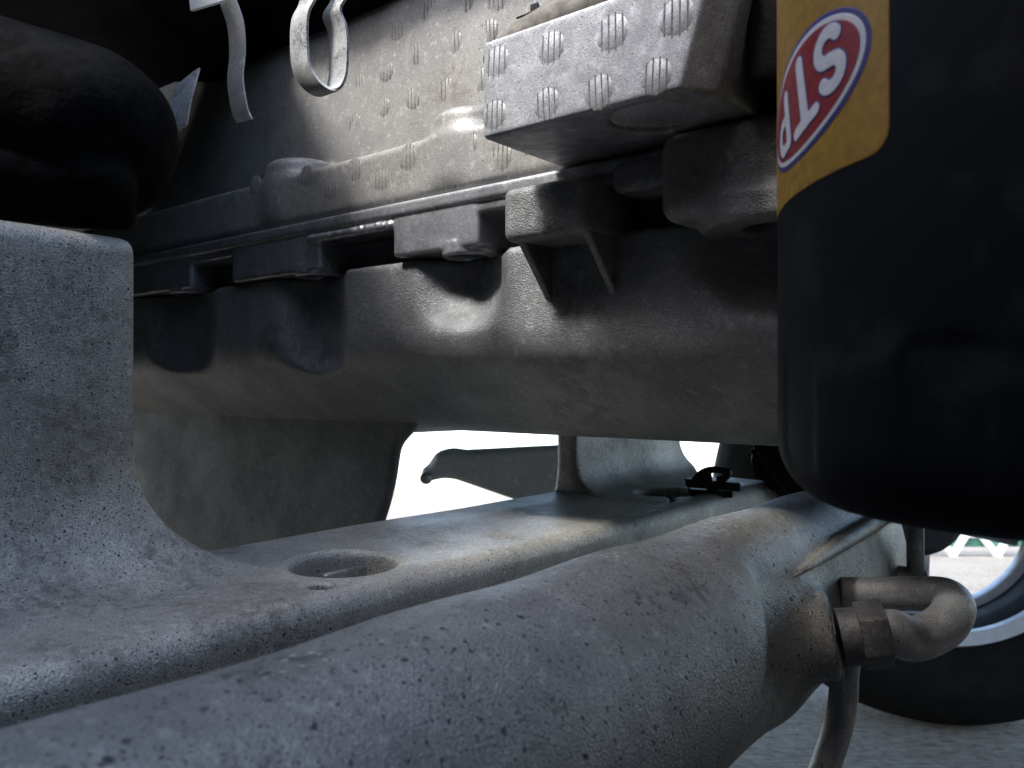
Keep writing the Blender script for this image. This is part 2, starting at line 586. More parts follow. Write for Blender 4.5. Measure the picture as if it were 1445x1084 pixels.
def f_frame(s, n, h):
    wob = 0.10 * np.sin(s * 0.55 + 0.4) + 0.06 * np.sin(n * 1.3)
    shelf = box2(n, h, -5.6, 1.15, SH - 3.4, SH, 0.8)
    shelf = smax(shelf, np.abs(s + 6.5) - 30.6, 0.6)
    # upright plate along the back edge, dished towards the shelf
    plate = box2(n, h, -6.2, -4.9, SH - 2.0, 4.35, 0.55)
    plate = smax(plate, np.abs(s + 6.5) - 31.0, 0.8)
    solid = smin(shelf, plate, 2.0 + 1.6 / (1 + np.exp(s - 2.0))) + wob * 0.35
    # the U-shaped opening the sump passes through
    op = box2(s, h, -11.7, 11.4, SH + 0.05, 30.0, 3.8)
    op2 = box2(s, h, 2.0, 11.4, SH + 0.05, 30.0, 0.15)
    op = np.minimum(op, op2)
    op = smax(op, -(n + 7.0 - 0.0 * s) - 5, 0.2)
    solid = smax(solid, -op, 0.35)
    # end of the far upright
    solid = smax(solid, -smax(box2(s, h, 23.2, 45, SH + 0.2, 40, 3.0), n + 2.6, 0.3), 0.4)
    # pressed holes with a turned-in rim
    def hole(sc, nc, r, dep):
        q = np.sqrt((s - sc) ** 2 + (n - nc) ** 2) - r
        return np.maximum(q, SH - dep - h)
    for sc, nc, r, dep in ((-6.5, -1.75, 1.68, 1.5), (15.2, -1.75, 1.6, 1.9)):
        ring = np.sqrt((s - sc) ** 2 + (n - nc) ** 2) - (r + 0.15)
        solid = smax(solid, -hole(sc, nc, r, dep), 0.28)
    solid = smax(solid, -hole(-8.8, 0.02, 0.38, 0.9), 0.05)
    slot = np.maximum(np.abs(np.sqrt((s - 12.2) ** 2 + (n + 2.2) ** 2) - 2.2) - 0.14,
                      np.maximum(SH - 0.6 - h, np.maximum(-(n + 1.0), np.abs(s - 12.7) - 1.5)))
    solid = smax(solid, -slot, 0.04)
    # small pressed dimple between the holes
    dim = np.sqrt((s - 0.3) ** 2 + (n + 0.9) ** 2 + ((h - SH - 0.75) * 1.0) ** 2) - 0.95
    solid = smax(solid, -dim, 0.12)
    # hollow inside, so that the holes look into it
    return solid


fr = Thing('crossmember', 'grey painted steel crossmember with round holes, upright on the left, under the sump', 'car frame')
fr.add('pressed_beam', nets(f_frame, (-36, -7.5, -9.6), (25.0, 1.7, 5.0), (0.16, 0.11, 0.11)), M['frame'], carW)
fr.add('inner_rib', bx(-6.9, -5.1, -2.5, -2.2, SH - 1.45, SH - 0.42, 0.1), M['flange'], carW)
fr.build()

# ------------------------------------------------------------------ oil pan
# bolt-access pockets scooped from the pan's face: n, half width, lower end (h)
POCKETS = [(-3.0, 2.35, 2.75, 1.2), (-12.7, 2.6, 0.15, 1.1), (-24.4, 3.6, 0.3, 0.9), (10.2, 3.0, 2.4, 1.1)]
WALL = 0.35


def f_pan(s, n, h):
    q1 = box2(s - 0.03 * np.sin(n * 0.8), h, WALL, 13.0, -2.3 - 0.07 * np.clip(-n - 8, 0, 30), 14.0, 0.8)
    q1 = smax(q1, -0.62 * (s - WALL) - 0.785 * (h - 1.15), 0.9)
    body = smax(q1, h - 6.9, 0.05)
    body = smax(body, n - 17.0, 0.5)
    # the face steps back under the flange, above the pockets
    body = smax(body, -np.maximum(s - 1.9, 5.22 - h - 0.0 * n), 0.22)
    for nc, hw, low, sag in POCKETS:
        r = (sag ** 2 + hw ** 2) / (2 * sag)          # circle through the half width at that depth
        pk = np.sqrt((s - (WALL + sag - r)) ** 2 + (n - nc) ** 2) - r
        pk = smax(pk, (low - 0.5 - h + 0.55 * np.clip(s - WALL, -1, 2)) * 0.85 + 0.02 * (n - nc) ** 2, 1.3)
        body = smax(body, -pk, 0.3)
    return body


def f_sump(s, n, h):
    q = box2(s, h, 4.3, 7.6, -12, 1.5, 0.9)
    edge = -10.5 - 1.05 * (s - 4.3) - 0.05 * (h + 2.2) ** 2 * (h < -2.2) + 1.2 * np.exp(-((h + 2.0) / 0.8) ** 2)
    q = smax(q, n - edge, 0.8)
    return q


def f_flange(s, n, h):
    f = sbx(s, n, h, -0.15, 5.0, -42, 16, 7.06, 7.62, 0.08)
    f = np.minimum(f, sbx(s, n, h, 0.0, 5.0, -42, 16, 6.62, 7.2, 0.1))
    for n0, n1, hb in ((-6.45, -1.65, 5.35), (-18.6, -12.0, 5.25), (-31, -23.2, 5.3), (-13.6, -11.4, 5.25), (-26, -22.6, 5.3)):
        f = np.minimum(f, sbx(s, n, h, -0.05, 3.6, n0, n1, hb, 7.1, 0.16))
    for nc, hw, low, sag in POCKETS[:3]:
        f = np.minimum(f, scylz(s, n, h, 1.15, nc, 1.25, 5.12, 5.75, 0.1))
        f = smax(f, -scylz(s, n, h, 0.95, nc, 0.78, 4.0, 5.95), 0.06)
    # sealant/weld bead left of the first tab
    w = 0.05 * np.sin(n * 9 + np.sin(n * 2.3) * 2) + 0.05 * np.sin(n * 17.3)
    f = smin(f, scaps(s, n, h, (0.02, -12, 6.75), (0.02, -6.6, 6.75), 0.2) + w * 0.5, 0.1)
    return f


def f_bracket(s, n, h):
    b = sbx(s, n, h, -1.75, 1.6, 0.95, 4.4, 4.95, 6.8, 0.3)
    b = smax(b, -(0.35 * (h - 4.95) + (s + 1.75)) * 0.94 + 0.0 * n, 0.2)
    return b


def f_fin(nc):
    def f(s, n, h):
        # triangle (s,h): (-1.4,5.1) (1.5,5.1) (1.5,3.0)
        e = (2.1 * (s + 1.4) + 1.85 * (h - 5.1)) / math.hypot(2.1, 1.85)
        t = np.maximum(np.maximum(-e, s - 1.5), h - 5.2)
        return smax(t, np.abs(n - nc) - 0.15, 0.08)
    return f


def f_boss(s, n, h):
    b = sbx(s, n, h, -1.3, 3.0, 6.75, 14, 4.95, 7.72, 0.55)
    b = smin(b, scylz(s, n, h, 0.9, 9.9, 2.5, 4.65, 5.6, 0.2), 0.25)
    b = smax(b, -scylz(s, n, h, 0.35, 9.9, 0.95, 3.5, 5.5), 0.08)
    b = smin(b, sbx(s, n, h, -0.6, 2.5, 4.7, 7.2, 6.3, 7.3, 0.25), 0.2)
    return b


pan = Thing('oil_pan', 'grey cast aluminium oil pan with bolt columns under its flange', 'oil pan')
pan.add('cast_shell', nets(f_pan, (-2, -46, -5.2), (9.5, 17.4, 7.3), (0.13, 0.17, 0.13)), M['pan'], carW)
pan.add('lower_sump', nets(f_sump, (3.9, -46, -11.5), (7.9, -4.5, 1.8), 0.17), M['pan'], carW)
fl = pan.add('flange', nets(f_flange, (-0.6, -40, 4.9), (4.4, 16, 7.9), (0.09, 0.12, 0.075)), M['flange'], carW, sharp=40)
br = pan.add('mounting_bracket', nets(f_bracket, (-2.2, 0.5, 4.5), (1.4, 4.9, 7.1), 0.07), M['pan'], carW)
for nc in (1.4, 4.15):
    pan.add('gusset', nets(f_fin(nc), (-1.8, nc - 0.4, 2.7), (1.8, nc + 0.4, 5.4), 0.05), M['pan'], carW, parent=br)
pan.add('large_boss', nets(f_boss, (-1.8, 4.3, 4.4), (2.8, 14, 8.1), 0.09), M['pan'], carW)
for nc, sc in [(p[0], 1.3) for p in POCKETS[:3]] + [(9.9, 0.75)]:
    ang = [2 * math.pi * k / 6 + 0.2 for k in range(6)]
    h0 = 5.5
    pan.add('bolt', prism([(sc - 0.35 + 0.5 * math.cos(a), nc + 0.5 * math.sin(a), h0) for a in ang], (0, 0, 0.6)), M['bolt'], carW, smooth=False, parent=fl)
pan.build()

# ------------------------------------------------------------------ heat shield behind and above the flange
def f_shield(s, n, h):
    dent = 0.05 * np.sin(n * 0.7 + h * 0.4) + 0.03 * np.sin(n * 1.9 - h * 1.1)
    sk = sbx(s + 0.4 * dent, n, h, 0.1, 3.4, -44, 10.0, 7.70, 10.15, 0.3)
    for nc in (-3.4, -15.2):
        b = scylz(s, n, h, 1.9, nc, 1.85, 8.0, 11.15, 0.45)
        sk = smin(sk, b, 0.55)
    up = sbx(s + dent, n, h, 2.7 , 3.2, -46, 5.5, 8.5, 22, 0.1)
    up = smin(up, sk, 0.25)
    return up


sh = Thing('heat_shield', 'dimpled aluminium heat shield sheet standing on the oil pan flange', 'heat shield')
sh.add('sheet', nets(f_shield, (-0.3, -42, 7.4), (3.6, 10.4, 19), (0.1, 0.14, 0.13)), M['shield'], carW)
MARK_R = 0.56


def mark_geo():
    V, Fc, shade_idx = [], [], []

    def bar(u0, u1, z, inset, isshade):
        ring = [(u0, -0.03, 0), (u0 + 0.012, z, 1), (u1 - 0.012, z, 1), (u1, -0.03, 0)]
        b = len(V)
        for sg, tp in ((-1, 0), (-1, 1), (1, 1), (1, 0)):
            for (u, zz, top) in ring:
                L = math.sqrt(max(0.01, MARK_R ** 2 - u * u))
                V.append((u, sg * (L - inset * tp), zz if tp else -0.03))
        for r in range(3):
            for i in range(3):
                Fc.append((b + r * 4 + i, b + r * 4 + i + 1, b + r * 4 + 5 + i, b + r * 4 + 4 + i)); shade_idx.append(isshade)
    for (u0, u1) in ((-0.50, -0.352), (-0.308, -0.132), (-0.088, 0.088), (0.132, 0.308), (0.352, 0.50)):
        bar(u0, u1, 0.006, 0.10, 0)
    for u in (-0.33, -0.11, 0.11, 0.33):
        bar(u - 0.034, u + 0.034, 0.004, 0.02, 1)  # dark strip in place of recess shade
    return np.array(V), Fc, shade_idx


def marks(thing, pts, s_plane, mat, parent, wav=0.0, jit=0.15):
    V, Fc, shade_idx = mark_geo()
    for (x, y) in pts:
        s0 = s_plane
        for _ in range(3):
            n0, h0 = car_at(x, y, s0)
            dent = 0.05 * math.sin(n0 * 0.7 + h0 * 0.4) + 0.03 * math.sin(n0 * 1.9 - h0 * 1.1)
            s0 = s_plane - wav * dent
        a = random.uniform(-0.06, 0.06)
        sc = random.uniform(0.92, 1.05)
        W = np.stack([s0 - V[:, 2] * (1 + random.uniform(-jit, jit)),
                      n0 + sc * (V[:, 0] * math.cos(a) - V[:, 1] * math.sin(a)),
                      h0 + sc * (V[:, 0] * math.sin(a) + V[:, 1] * math.cos(a))], -1)
        thing.add('embossed_mark', (W, Fc), mat, carW, parent=parent, sharp=35)
        thing.parts[-1]['slots'] = (M['groove'], shade_idx)


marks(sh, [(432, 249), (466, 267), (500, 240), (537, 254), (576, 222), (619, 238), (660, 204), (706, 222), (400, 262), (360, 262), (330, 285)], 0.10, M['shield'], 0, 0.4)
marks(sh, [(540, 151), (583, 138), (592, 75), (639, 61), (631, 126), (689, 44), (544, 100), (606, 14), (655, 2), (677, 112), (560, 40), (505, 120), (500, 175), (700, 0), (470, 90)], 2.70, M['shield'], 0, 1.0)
sh.add('edge_flap', ribbon([at(282, 96, 33), at(277, 115, 32.6), at(270, 140, 32.4), at(264, 176, 32.4)], (-1.2, -0.6, 0.5), 0.1), M['zinc'], sharp=50)
sh.build()

# boxed corner of shield, nearer
def f_sbox(s, n, h):
    endp = (n - 9.55 - 0.30 * (h - 7.8)) * 0.95
    fold = (n - 8.9 - 0.30 * (h - 7.8)) * 0.80 - (s + 4.0) * 0.55
    o = sbx(s, n, h, -4.0, 1.2, 2.0, 14, 7.8, 10.85, 0.14)
    o = smax(smax(o, endp, 0.1), fold, 0.08)
    i = sbx(s, n, h, -3.78, 1.0, 2.25, 14, 8.05, 12.0, 0.1)
    i = smax(smax(i, endp + 0.22, 0.1), fold + 0.22, 0.08)
    o = smax(o, -i, 0.05)
    lid = smax(smax(sbx(s, n, h, -4.0, -0.6, 2.05, 14, 10.6, 10.85, 0.05), endp, 0.1), fold, 0.08)  # partial top, added to keep sky light out of the hole
    o = np.minimum(o, lid)
    hole = np.sqrt((s + 2.25) ** 2 + (n - 7.25) ** 2) - 1.35
    o = smax(o, -np.maximum(hole, h - 8.6), 0.12)
    return o


sb = Thing('shield_box', 'bright dimpled metal box corner with round hole underneath, left of the oil filter', 'heat shield')
sb.add('box_sheet', nets(f_sbox, (-4.4, 1.6, 7.4), (1.5, 11.6, 11.2), (0.085, 0.09, 0.07)), M['shield_box'], carW, sharp=50)
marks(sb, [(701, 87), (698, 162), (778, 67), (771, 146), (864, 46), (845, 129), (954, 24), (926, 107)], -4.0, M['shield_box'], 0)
sb.build()

# ------------------------------------------------------------------ engine behind, underbody above
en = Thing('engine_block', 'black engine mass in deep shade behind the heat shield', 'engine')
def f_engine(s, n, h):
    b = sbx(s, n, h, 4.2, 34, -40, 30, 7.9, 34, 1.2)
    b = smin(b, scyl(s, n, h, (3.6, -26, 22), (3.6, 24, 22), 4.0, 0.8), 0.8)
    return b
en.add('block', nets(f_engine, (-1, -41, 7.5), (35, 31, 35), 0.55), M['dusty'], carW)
en.build()

ab = Thing('shade_mass', 'black mass added to shade the dark upper left corner above the rubber mount', 'light blocker')  # dark bulk added to throw shade over the left side
def f_mass(x, y, z):
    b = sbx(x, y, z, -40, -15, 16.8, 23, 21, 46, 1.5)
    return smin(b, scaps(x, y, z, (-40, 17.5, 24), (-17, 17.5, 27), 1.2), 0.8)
ab.add('housing', nets(f_mass, (-42, 15.5, 19), (-14, 24, 47), 0.4), M['dusty'])
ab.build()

fh = Thing('dark_gap_block', 'black block added to darken the gap between the metal box and the oil filter', 'housing')  # black filler added to hide and shade the box's right end
def f_gap_block(s, n, h):
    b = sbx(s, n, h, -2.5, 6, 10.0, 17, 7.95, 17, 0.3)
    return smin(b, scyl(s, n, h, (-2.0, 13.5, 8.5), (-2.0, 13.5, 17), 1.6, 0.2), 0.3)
fh.add('gap_fill', nets(f_gap_block, (-4.2, 9.6, 7.6), (6.3, 17.4, 17.3), 0.2), M['dusty'], carW)
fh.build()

# ------------------------------------------------------------------ rubber mount upper left
def f_mount(x, y, z):
    p = at
    c = scaps(x, y, z, p(-260, 92, 24), p(118, 192, 25), 2.95, 2.75)
    c = smin(c, scaps(x, y, z, p(-200, 215, 22.6), p(140, 262, 23.8), 1.25, 1.05), 0.2)
    c = smin(c, scaps(x, y, z, p(-200, 270, 22.6), p(165, 300, 24.0), 0.62, 0.55), 0.12)
    c = c + 0.05 * np.sin(x * 2.2 + y * 3.0) * np.sin(z * 1.7)
    return c


rm = Thing('engine_mount', 'thick black rubber engine mount on top of the grey frame upright', 'engine mount')
rm.add('rubber_body', nets(f_mount, (-26, 3.2, 18.5), (-8.5, 15, 29), 0.13), M['rubber'])
rm.build()

# ------------------------------------------------------------------ straps
st = Thing('metal_strap', 'pale zinc U-shaped metal strap loop hanging in front of the heat shield', 'strap', 'hanging metal straps')
pp = [at(x, y, 27) for x, y in ((452, -60), (448, -10), (436, 18), (434, 55), (438, 92), (455, 118), (476, 126), (488, 108), (491, 72), (489, 38), (481, 12), (494, -14), (498, -60))]
st.add('strap', ribbon(pp, (-0.72, 0.02, 0.62), 0.14), M['zinc'], sharp=50)
st.build()
st2 = Thing('metal_strap', 'dim narrow metal strap in shade left of the pale strap loop', 'strap', 'hanging metal straps')
pp = [at(x, y, 33) for x, y in ((318, -60), (330, -10), (343, 30), (346, 70), (343, 110), (349, 150), (356, 168))]
st2.add('strap', ribbon(pp, (-0.8, 0.0, 0.5), 0.12), M['steel'], sharp=50)
st2.build()
wt = Thing('white_tab', 'bright white tab at the top edge above the rubber mount', 'tab')
pp = [at(262, -45, 26), at(268, 16, 26), at(328, -2, 26), at(330, -45, 26)]
wt.add('tab', bevelled(*prism(pp, (0.02, 0.1, 0.25)), 0.03), M['tab'], smooth=False)
wt.build()

# hose above box, with small clip
hs = Thing('brown_hose', 'dusty curved hose end showing above the metal box corner', 'hose')
hs.add('hose', tube([at(690, 88, 31), at(735, 62, 30), at(790, 38, 29.4), at(860, 4, 29), at(930, -60, 29)], [0.35, 0.75, 0.95, 1.0, 1.0], 24), M['hose'])
hs.build()
wc = Thing('wire_clip', 'small dark clip with two prongs on the shield above the metal box', 'clip')
a0 = wc.add('clip_body', bevelled(*prism([at(748, 5, 30), at(760, 2, 30), at(764, 16, 30), at(752, 22, 30)], (0, 0, 0.5)), 0.05), M['black'], smooth=False)
wc.add('prong', tube([at(750, 17, 30), at(729, 26, 30.4)], 0.04, 8, sub=1), M['black'])
wc.add('prong', tube([at(752, 24, 30), at(728, 33, 30.4)], 0.04, 8, sub=1), M['black'])
wc.build()

# ------------------------------------------------------------------ steering rack housing (foreground tube)
TN, TH, TR = 8.15, -7.55, 3.2
def rot_car(x, z):
    dx, dz = x, z - 30
    return US[0] * dx + US[1] * dz, UN[0] * dx + UN[1] * dz


NA, NB = at(1035, 914, 25.2), at(1194, 899, 24.4)


def f_rack(x, y, z):
    s, n = rot_car(x, z)
    r = np.sqrt((n - TN) ** 2 + (y - TH) ** 2)
    body = smax(r - TR - 0.04 * np.sin(s * 0.9), s - 15.2, 0.5)
    body = smax(body, -33 - s, 0.3)
    neck = scyl(x, y, z, NA - (NB - NA) * 0.8, NB, 1.6, 0.3)
    col = scaps(x, y, z, at(1000, 915, 26.2), at(1050, 915, 25.6), 2.1, 1.6)
    body = smin(body, col, 1.4)
    body = smin(body, neck, 0.5)
    cut = smax(-4.4 + 0.95 * (y + 8.5) - s, 10.3 - 0.18 * (y + 6) - n, 1.2)
    cut = smax(cut, 0.02 - neck, 0.7)
    body = smax(body, -cut, 1.6)
    rib = scaps(s, n, y, (0.5, 10.3, -5.8), (5.5, 10.25, -5.5), 0.05, 0.30)
    rib = np.minimum(rib, scaps(s, n, y, (5.5, 10.25, -5.5), (15, 10.05, -5.35), 0.30))
    grv = scaps(s, n, y, (-1.5, 9.75, -4.75), (15, 9.65, -4.7), 0.13)
    body = smax(smin(body, rib, 0.25), -grv, 0.15)
    bore = scyl(x, y, z, NB - (NB - NA) * 0.05, NB + (NB - NA), 0.8)
    body = smax(body, -bore, 0.1)
    return body


rk = Thing('steering_rack', 'thick grey speckled steering rack tube lying across the foreground', 'steering rack')
cs = np.array([carC(np.array([s, n, h])) for s in (-33, 12) for n in (TN - 3.5, TN + 3.5) for h in (-11, -4)])
lo, hi = cs.min(0), cs.max(0)
def f_rack_car(s, n, h):
    x = US[0] * s + UN[0] * n; z = 30 + US[1] * s + UN[1] * n
    return f_rack(x, h, z)
rk.add('housing', nets(f_rack_car, (-33.5, 4.4, -12.0), (15.6, 15.0, -3.9), (0.16, 0.12, 0.12)), M['tube'], carW)
# end flange rib
dr = (NB - NA) / np.linalg.norm(NB - NA)
rk.add('collar', tube([NB - dr * 0.2, NB + dr * 0.35], 0.86, 28, sub=1), M['hex'], sharp=40)
e1 = np.cross(dr, (0, 1, 0)); e1 /= np.linalg.norm(e1); e2 = np.cross(e1, dr)
hp = [NB + dr * 0.35 + 1.02 * (math.cos(a) * e1 + math.sin(a) * e2) for a in [math.pi / 3 * k + 0.35 for k in range(6)]]
rk.add('hex_nut', bevelled(*prism(hp, dr * 0.82), 0.07), M['hex'], sharp=30)
rk.build()

pipe = Thing('return_pipe', 'grey steel pipe bent in a tight U at the steering rack end', 'pipe')
pipe.add('bent_pipe', tube([NB + dr * 1.0, NB + dr * 1.35, at(1290, 902, 24.6), at(1330, 884, 25.0), at(1346, 858, 25.8), at(1334, 842, 26.6), at(1300, 838, 27.0), at(1250, 838, 27.2), at(1185, 838, 27.6)],
                         [0.66, 0.68, 0.66, 0.66, 0.64, 0.62, 0.58, 0.56, 0.56], 28, sub=8), M['steel'])
pipe.build()
lp = Thing('drop_pipe', 'grey steel pipe running down from beneath the hex nut', 'pipe')
lp.add('pipe', tube([at(1200, 900, 25.6), at(1192, 945, 25.4), at(1188, 1000, 25.2), at(1172, 1060, 25.0), at(1140, 1140, 24.5), at(1080, 1220, 24)], 0.44, 24, sub=8), M['steel'])
lp.build()

# cast bracket behind the rack's end
bk = Thing('cast_bracket', 'grey cast bracket ledge and post below the filter, behind the bent pipe', 'bracket')
bk.add('ledge', tube([at(1200, 811, 33.4), at(1212, 804, 33.3), at(1240, 806, 33.2), at(1304, 814, 33)], 0.33, 16), M['steel'])
bk.add('post', tube([at(1291, 700, 33), at(1292, 812, 33)], 0.34, 16, sub=1), M['steel'])
bk.build()

# dark bracket between filter and crossmember, link arm and far things
db = Thing('black_bracket', 'black angled bracket below the filter against the bright gap', 'bracket')
pp = [at(x, y, 47) for x, y in ((1052, 600), (1064, 628), (1060, 652), (1064, 672), (1085, 684), (1108, 708), (1180, 740), (1200, 600))]
db.add('plate', bevelled(*prism(pp, (0.4, 0.0, 1.4)), 0.12), M['body'], smooth=False)
db.add('fold', tube([at(1062, 634, 46.6), at(1080, 660, 46.6), at(1112, 702, 46.6)], 0.18, 10), M['body'])
db.build()


def f_arm(x, y, z):
    c = scaps(x, y, z, at(628, 653, 62), at(850, 684, 62), 0.95, 3.3)
    c = smin(c, scaps(x, y, z, at(606, 668, 62), at(640, 652, 62), 0.6, 0.95), 0.6)
    return smax(c, np.abs(z - 62) - 0.9, 0.3)


ar = Thing('control_arm', 'grey tapered suspension arm seen through the bright gap', 'control arm')
ar.add('arm', nets(f_arm, (-8, -12, 59), (10, -2, 65), 0.16), M['arm'])
ar.add('bush', tube([at(601, 675, 61.2), at(602, 675, 62.8)], [0.45, 0.45], 16, sub=1), M['steel'])
ar.build()

# ------------------------------------------------------------------ black clip on the crossmember
cl = Thing('trim_clip', 'small black plastic clip lying at the far end of the crossmember', 'clip')
def P(x, y, z=42.6):
    return at(x, y, z)
def slab(x0, y0, x1, y1, th, z0, dz, sl=0.0):
    pts = [P(x0, y0, z0), P(x1, y0 + sl, z0), P(x1, y1 + sl, z0), P(x0, y1, z0)]
    return bevelled(*prism(pts, (0.12, 0.0, dz)), 0.04)
a0 = cl.add('base_plate', slab(975, 691, 1034, 700, 0, 42.4, 1.2, 3), M['black'], smooth=False)
cl.add('bar', slab(969, 676, 1045, 688, 0, 42.4, 0.9, 6), M['black'], smooth=False)
cl.add('post', slab(998, 684, 1014, 697, 0, 42.6, 0.5, 1), M['black'], smooth=False)
cl.add('hook', tube([P(978, 680), P(990, 668), P(1004, 663), P(1020, 664), P(1028, 667), P(1022, 675), P(1012, 678)], 0.19, 10), M['black'])
cl.add('wedge', bevelled(*prism([P(976, 680), P(996, 664), P(1004, 664), P(1006, 682)], (0, 0, 0.6)), 0.04), M['black'], smooth=False)
cl.build()

# ------------------------------------------------------------------ oil filter
FC = np.array([10.0, 15.6]); FR = 4.6
d0 = -FC / np.linalg.norm(FC)
lf = np.array([-0.842, 0.54])


def fcyl(a, h, r):
    """angle a (radians, from the side facing the lens, growing to the left)"""
    a, h, r = np.broadcast_arrays(np.asarray(a, float), np.asarray(h, float), np.asarray(r, float))
    x = FC[0] + r * (np.cos(a) * d0[0] + np.sin(a) * lf[0])
    z = FC[1] + r * (np.cos(a) * d0[1] + np.sin(a) * lf[1])
    return np.stack([x, h, z], -1)


prof = [(0.02, -2.75)] + [(r, -2.75 + 0.22 * (r / 3.2) ** 2) for r in np.linspace(0.5, 3.2, 8)]
prof += [(3.2 + 1.4 * math.sin(t), -1.1 - 1.4 * math.cos(t)) for t in np.linspace(0.18, math.pi / 2, 12)]
prof += [(FR, h) for h in np.linspace(-0.9, 1.6, 26)] + [(FR, h) for h in (3, 5, 7, 9, 12)] + [(4.3, 12.4), (3.0, 12.5), (0.02, 12.5)]
NA2 = 480
aa = np.linspace(0, 2 * math.pi, NA2, endpoint=False)
rows = []
for r, h in prof:
    rr = np.full(NA2, r)
    if r > 4.2 and h < 1.3:
        p = 2 * math.pi / 9
        tloc = (((aa - math.radians(54.0)) / p + 0.5) % 1.0 - 0.5) * p * FR     # arc distance from the flute centre
        dd = np.sqrt(np.maximum(np.abs(tloc) - 0.25, 0) ** 2 + np.maximum(max(h - 0.3, -1.25 - h), 0) ** 2) - 0.55
        rr = rr - 0.06 * np.clip(-dd / 0.22, 0, 1) ** 1.2
    rows.append(fcyl(aa, h, rr))
Vf = np.vstack(rows)
Ff = [(i * NA2 + k, i * NA2 + (k + 1) % NA2, (i + 1) * NA2 + (k + 1) % NA2, (i + 1) * NA2 + k) for i in range(len(prof) - 1) for k in range(NA2)]
of = Thing('oil_filter', 'large black oil filter canister with yellow label and red oval emblem', 'oil filter')
of.add('canister', (Vf, Ff), M['filter'], sharp=60)


def wrap(fn2, lo, hi, res, r0, th):
    """flat print shape fn2(q, h) (q: arc cm growing left) as a thin skin on the can"""
    def f(q, h, t):
        return np.maximum(fn2(q, h), np.abs(t) - 0.5)
    V, Q = nets(f, (lo[0], lo[1], -0.9), (hi[0], hi[1], 0.9), (res, res, 0.3))
    return fcyl(V[:, 0] / FR, V[:, 1], FR + r0 + th * np.clip(V[:, 2], -0.5, 0.5)), Q


QR = math.radians(24.2) * FR
lab = of.add('yellow_label', wrap(lambda q, h: box2(q, h + 0.09 * (q - 6.0), QR, 12.0, 3.45, 14, 0.38), (1.4, 3.0), (12.4, 12.2), 0.06, 0.006, 0.012), M['gold'])
OC, OT, OS = (4.0, 5.38), math.radians(21), 0.86


def loc2(q, h):
    x, y = -(q - OC[0]), h - OC[1]
    return (x * math.cos(OT) + y * math.sin(OT)) / OS, (-x * math.sin(OT) + y * math.cos(OT)) / OS


def oval(a, b):
    def f(q, h):
        u, v = loc2(q, h)
        k = np.sqrt((u / a) ** 2 + (v / b) ** 2)
        return (k - 1) * min(a, b) * OS
    return f


R3 = ((1.6, 3.6), (6.8, 7.2))
em = of.add('emblem_border', wrap(oval(2.12, 1.27), *R3, 0.03, 0.016, 0.008), M['blue'], parent=lab)
of.add('emblem_ring', wrap(oval(2.0, 1.16), *R3, 0.03, 0.024, 0.008), M['pwhite'], parent=lab)
of.add('emblem_oval', wrap(oval(1.87, 1.05), *R3, 0.03, 0.032, 0.008), M['red'], parent=lab)


def seg2(u, v, pts, w):
    d = None
    for (a, b) in zip(pts[:-1], pts[1:]):
        ax, ay = a; bx_, by = b
        dx, dy = bx_ - ax, by - ay
        t = np.clip(((u - ax) * dx + (v - ay) * dy) / (dx * dx + dy * dy), 0, 1)
        e = np.sqrt((u - ax - t * dx) ** 2 + (v - ay - t * dy) ** 2) - w
        d = e if d is None else np.minimum(d, e)
    return d


def arc(cx, cy, rx, ry, a0, a1, n=10):
    return [(cx + rx * math.cos(math.radians(a)), cy + ry * math.sin(math.radians(a))) for a in np.linspace(a0, a1, n)]


S_PTS = arc(0, 0.26, 0.27, 0.24, 20, 270, 12)[0:] + arc(0, -0.26, 0.29, 0.26, 90, -160, 12)
GLYPH = {
    'S': lambda u, v: seg2(u, v, S_PTS, 0.125),
    'T': lambda u, v: np.minimum(seg2(u, v, [(-0.34, 0.56), (0.34, 0.56)], 0.11), seg2(u, v, [(0, 0.56), (0, -0.58)], 0.125)),
    'P': lambda u, v: np.minimum(seg2(u, v, [(-0.2, 0.5), (-0.2, -0.5)], 0.115),
                                 seg2(u, v, [(-0.2, 0.5)] + arc(0.08, 0.22, 0.22, 0.28, 90, -90, 10) + [(-0.2, -0.06)], 0.105)),
}
# the filter hangs thread up, so the word reads upside down: S on the right, P on the left
for ch, cx, hs_, sc_ in (('S', -1.06, 0.0, 1.1), ('T', -0.04, -0.02, 1.2), ('P', 1.0, 0.0, 1.1)):
    g = GLYPH[ch]
    def fl_(q, h, g=g, cx=cx, hs_=hs_, sc_=sc_):
        u, v = loc2(q, h)
        u, v = -u, -v                      # half a turn
        u = u - 0.16 * v                   # slanted lettering
        return g((u - cx) / sc_, (v - hs_) / sc_) * sc_
    def fo_(q, h, f=fl_):
        return f(q, h) - 0.035
    of.add('letter_outline', wrap(fo_, *R3, 0.022, 0.040, 0.008), M['blue'], parent=lab)
    of.add('letter', wrap(fl_, *R3, 0.022, 0.048, 0.008), M['pwhite'], parent=lab)
of.build()

# ------------------------------------------------------------------ wheel
def lathe(prof, C, axis, seg=96):
    axis = np.asarray(axis, float); axis /= np.linalg.norm(axis)
    e1 = np.cross(axis, (0, 0, 1)); e1 /= np.linalg.norm(e1); e2 = np.cross(e1, axis)
    V, Fc = [], []
    prof = [(r * WS, t * WS) for r, t in prof]
    n = len(prof)
    for k in range(seg):
        a = 2 * math.pi * k / seg
        for (r, t) in prof:
            V.append(C + axis * t + r * (math.cos(a) * e1 + math.sin(a) * e2))
    for k in range(seg):
        for i in range(n):
            a, b = k * n + i, k * n + (i + 1) % n
            c, d = ((k + 1) % seg) * n + (i + 1) % n, ((k + 1) % seg) * n + i
            Fc.append((a, b, c, d))
    return np.array(V), Fc


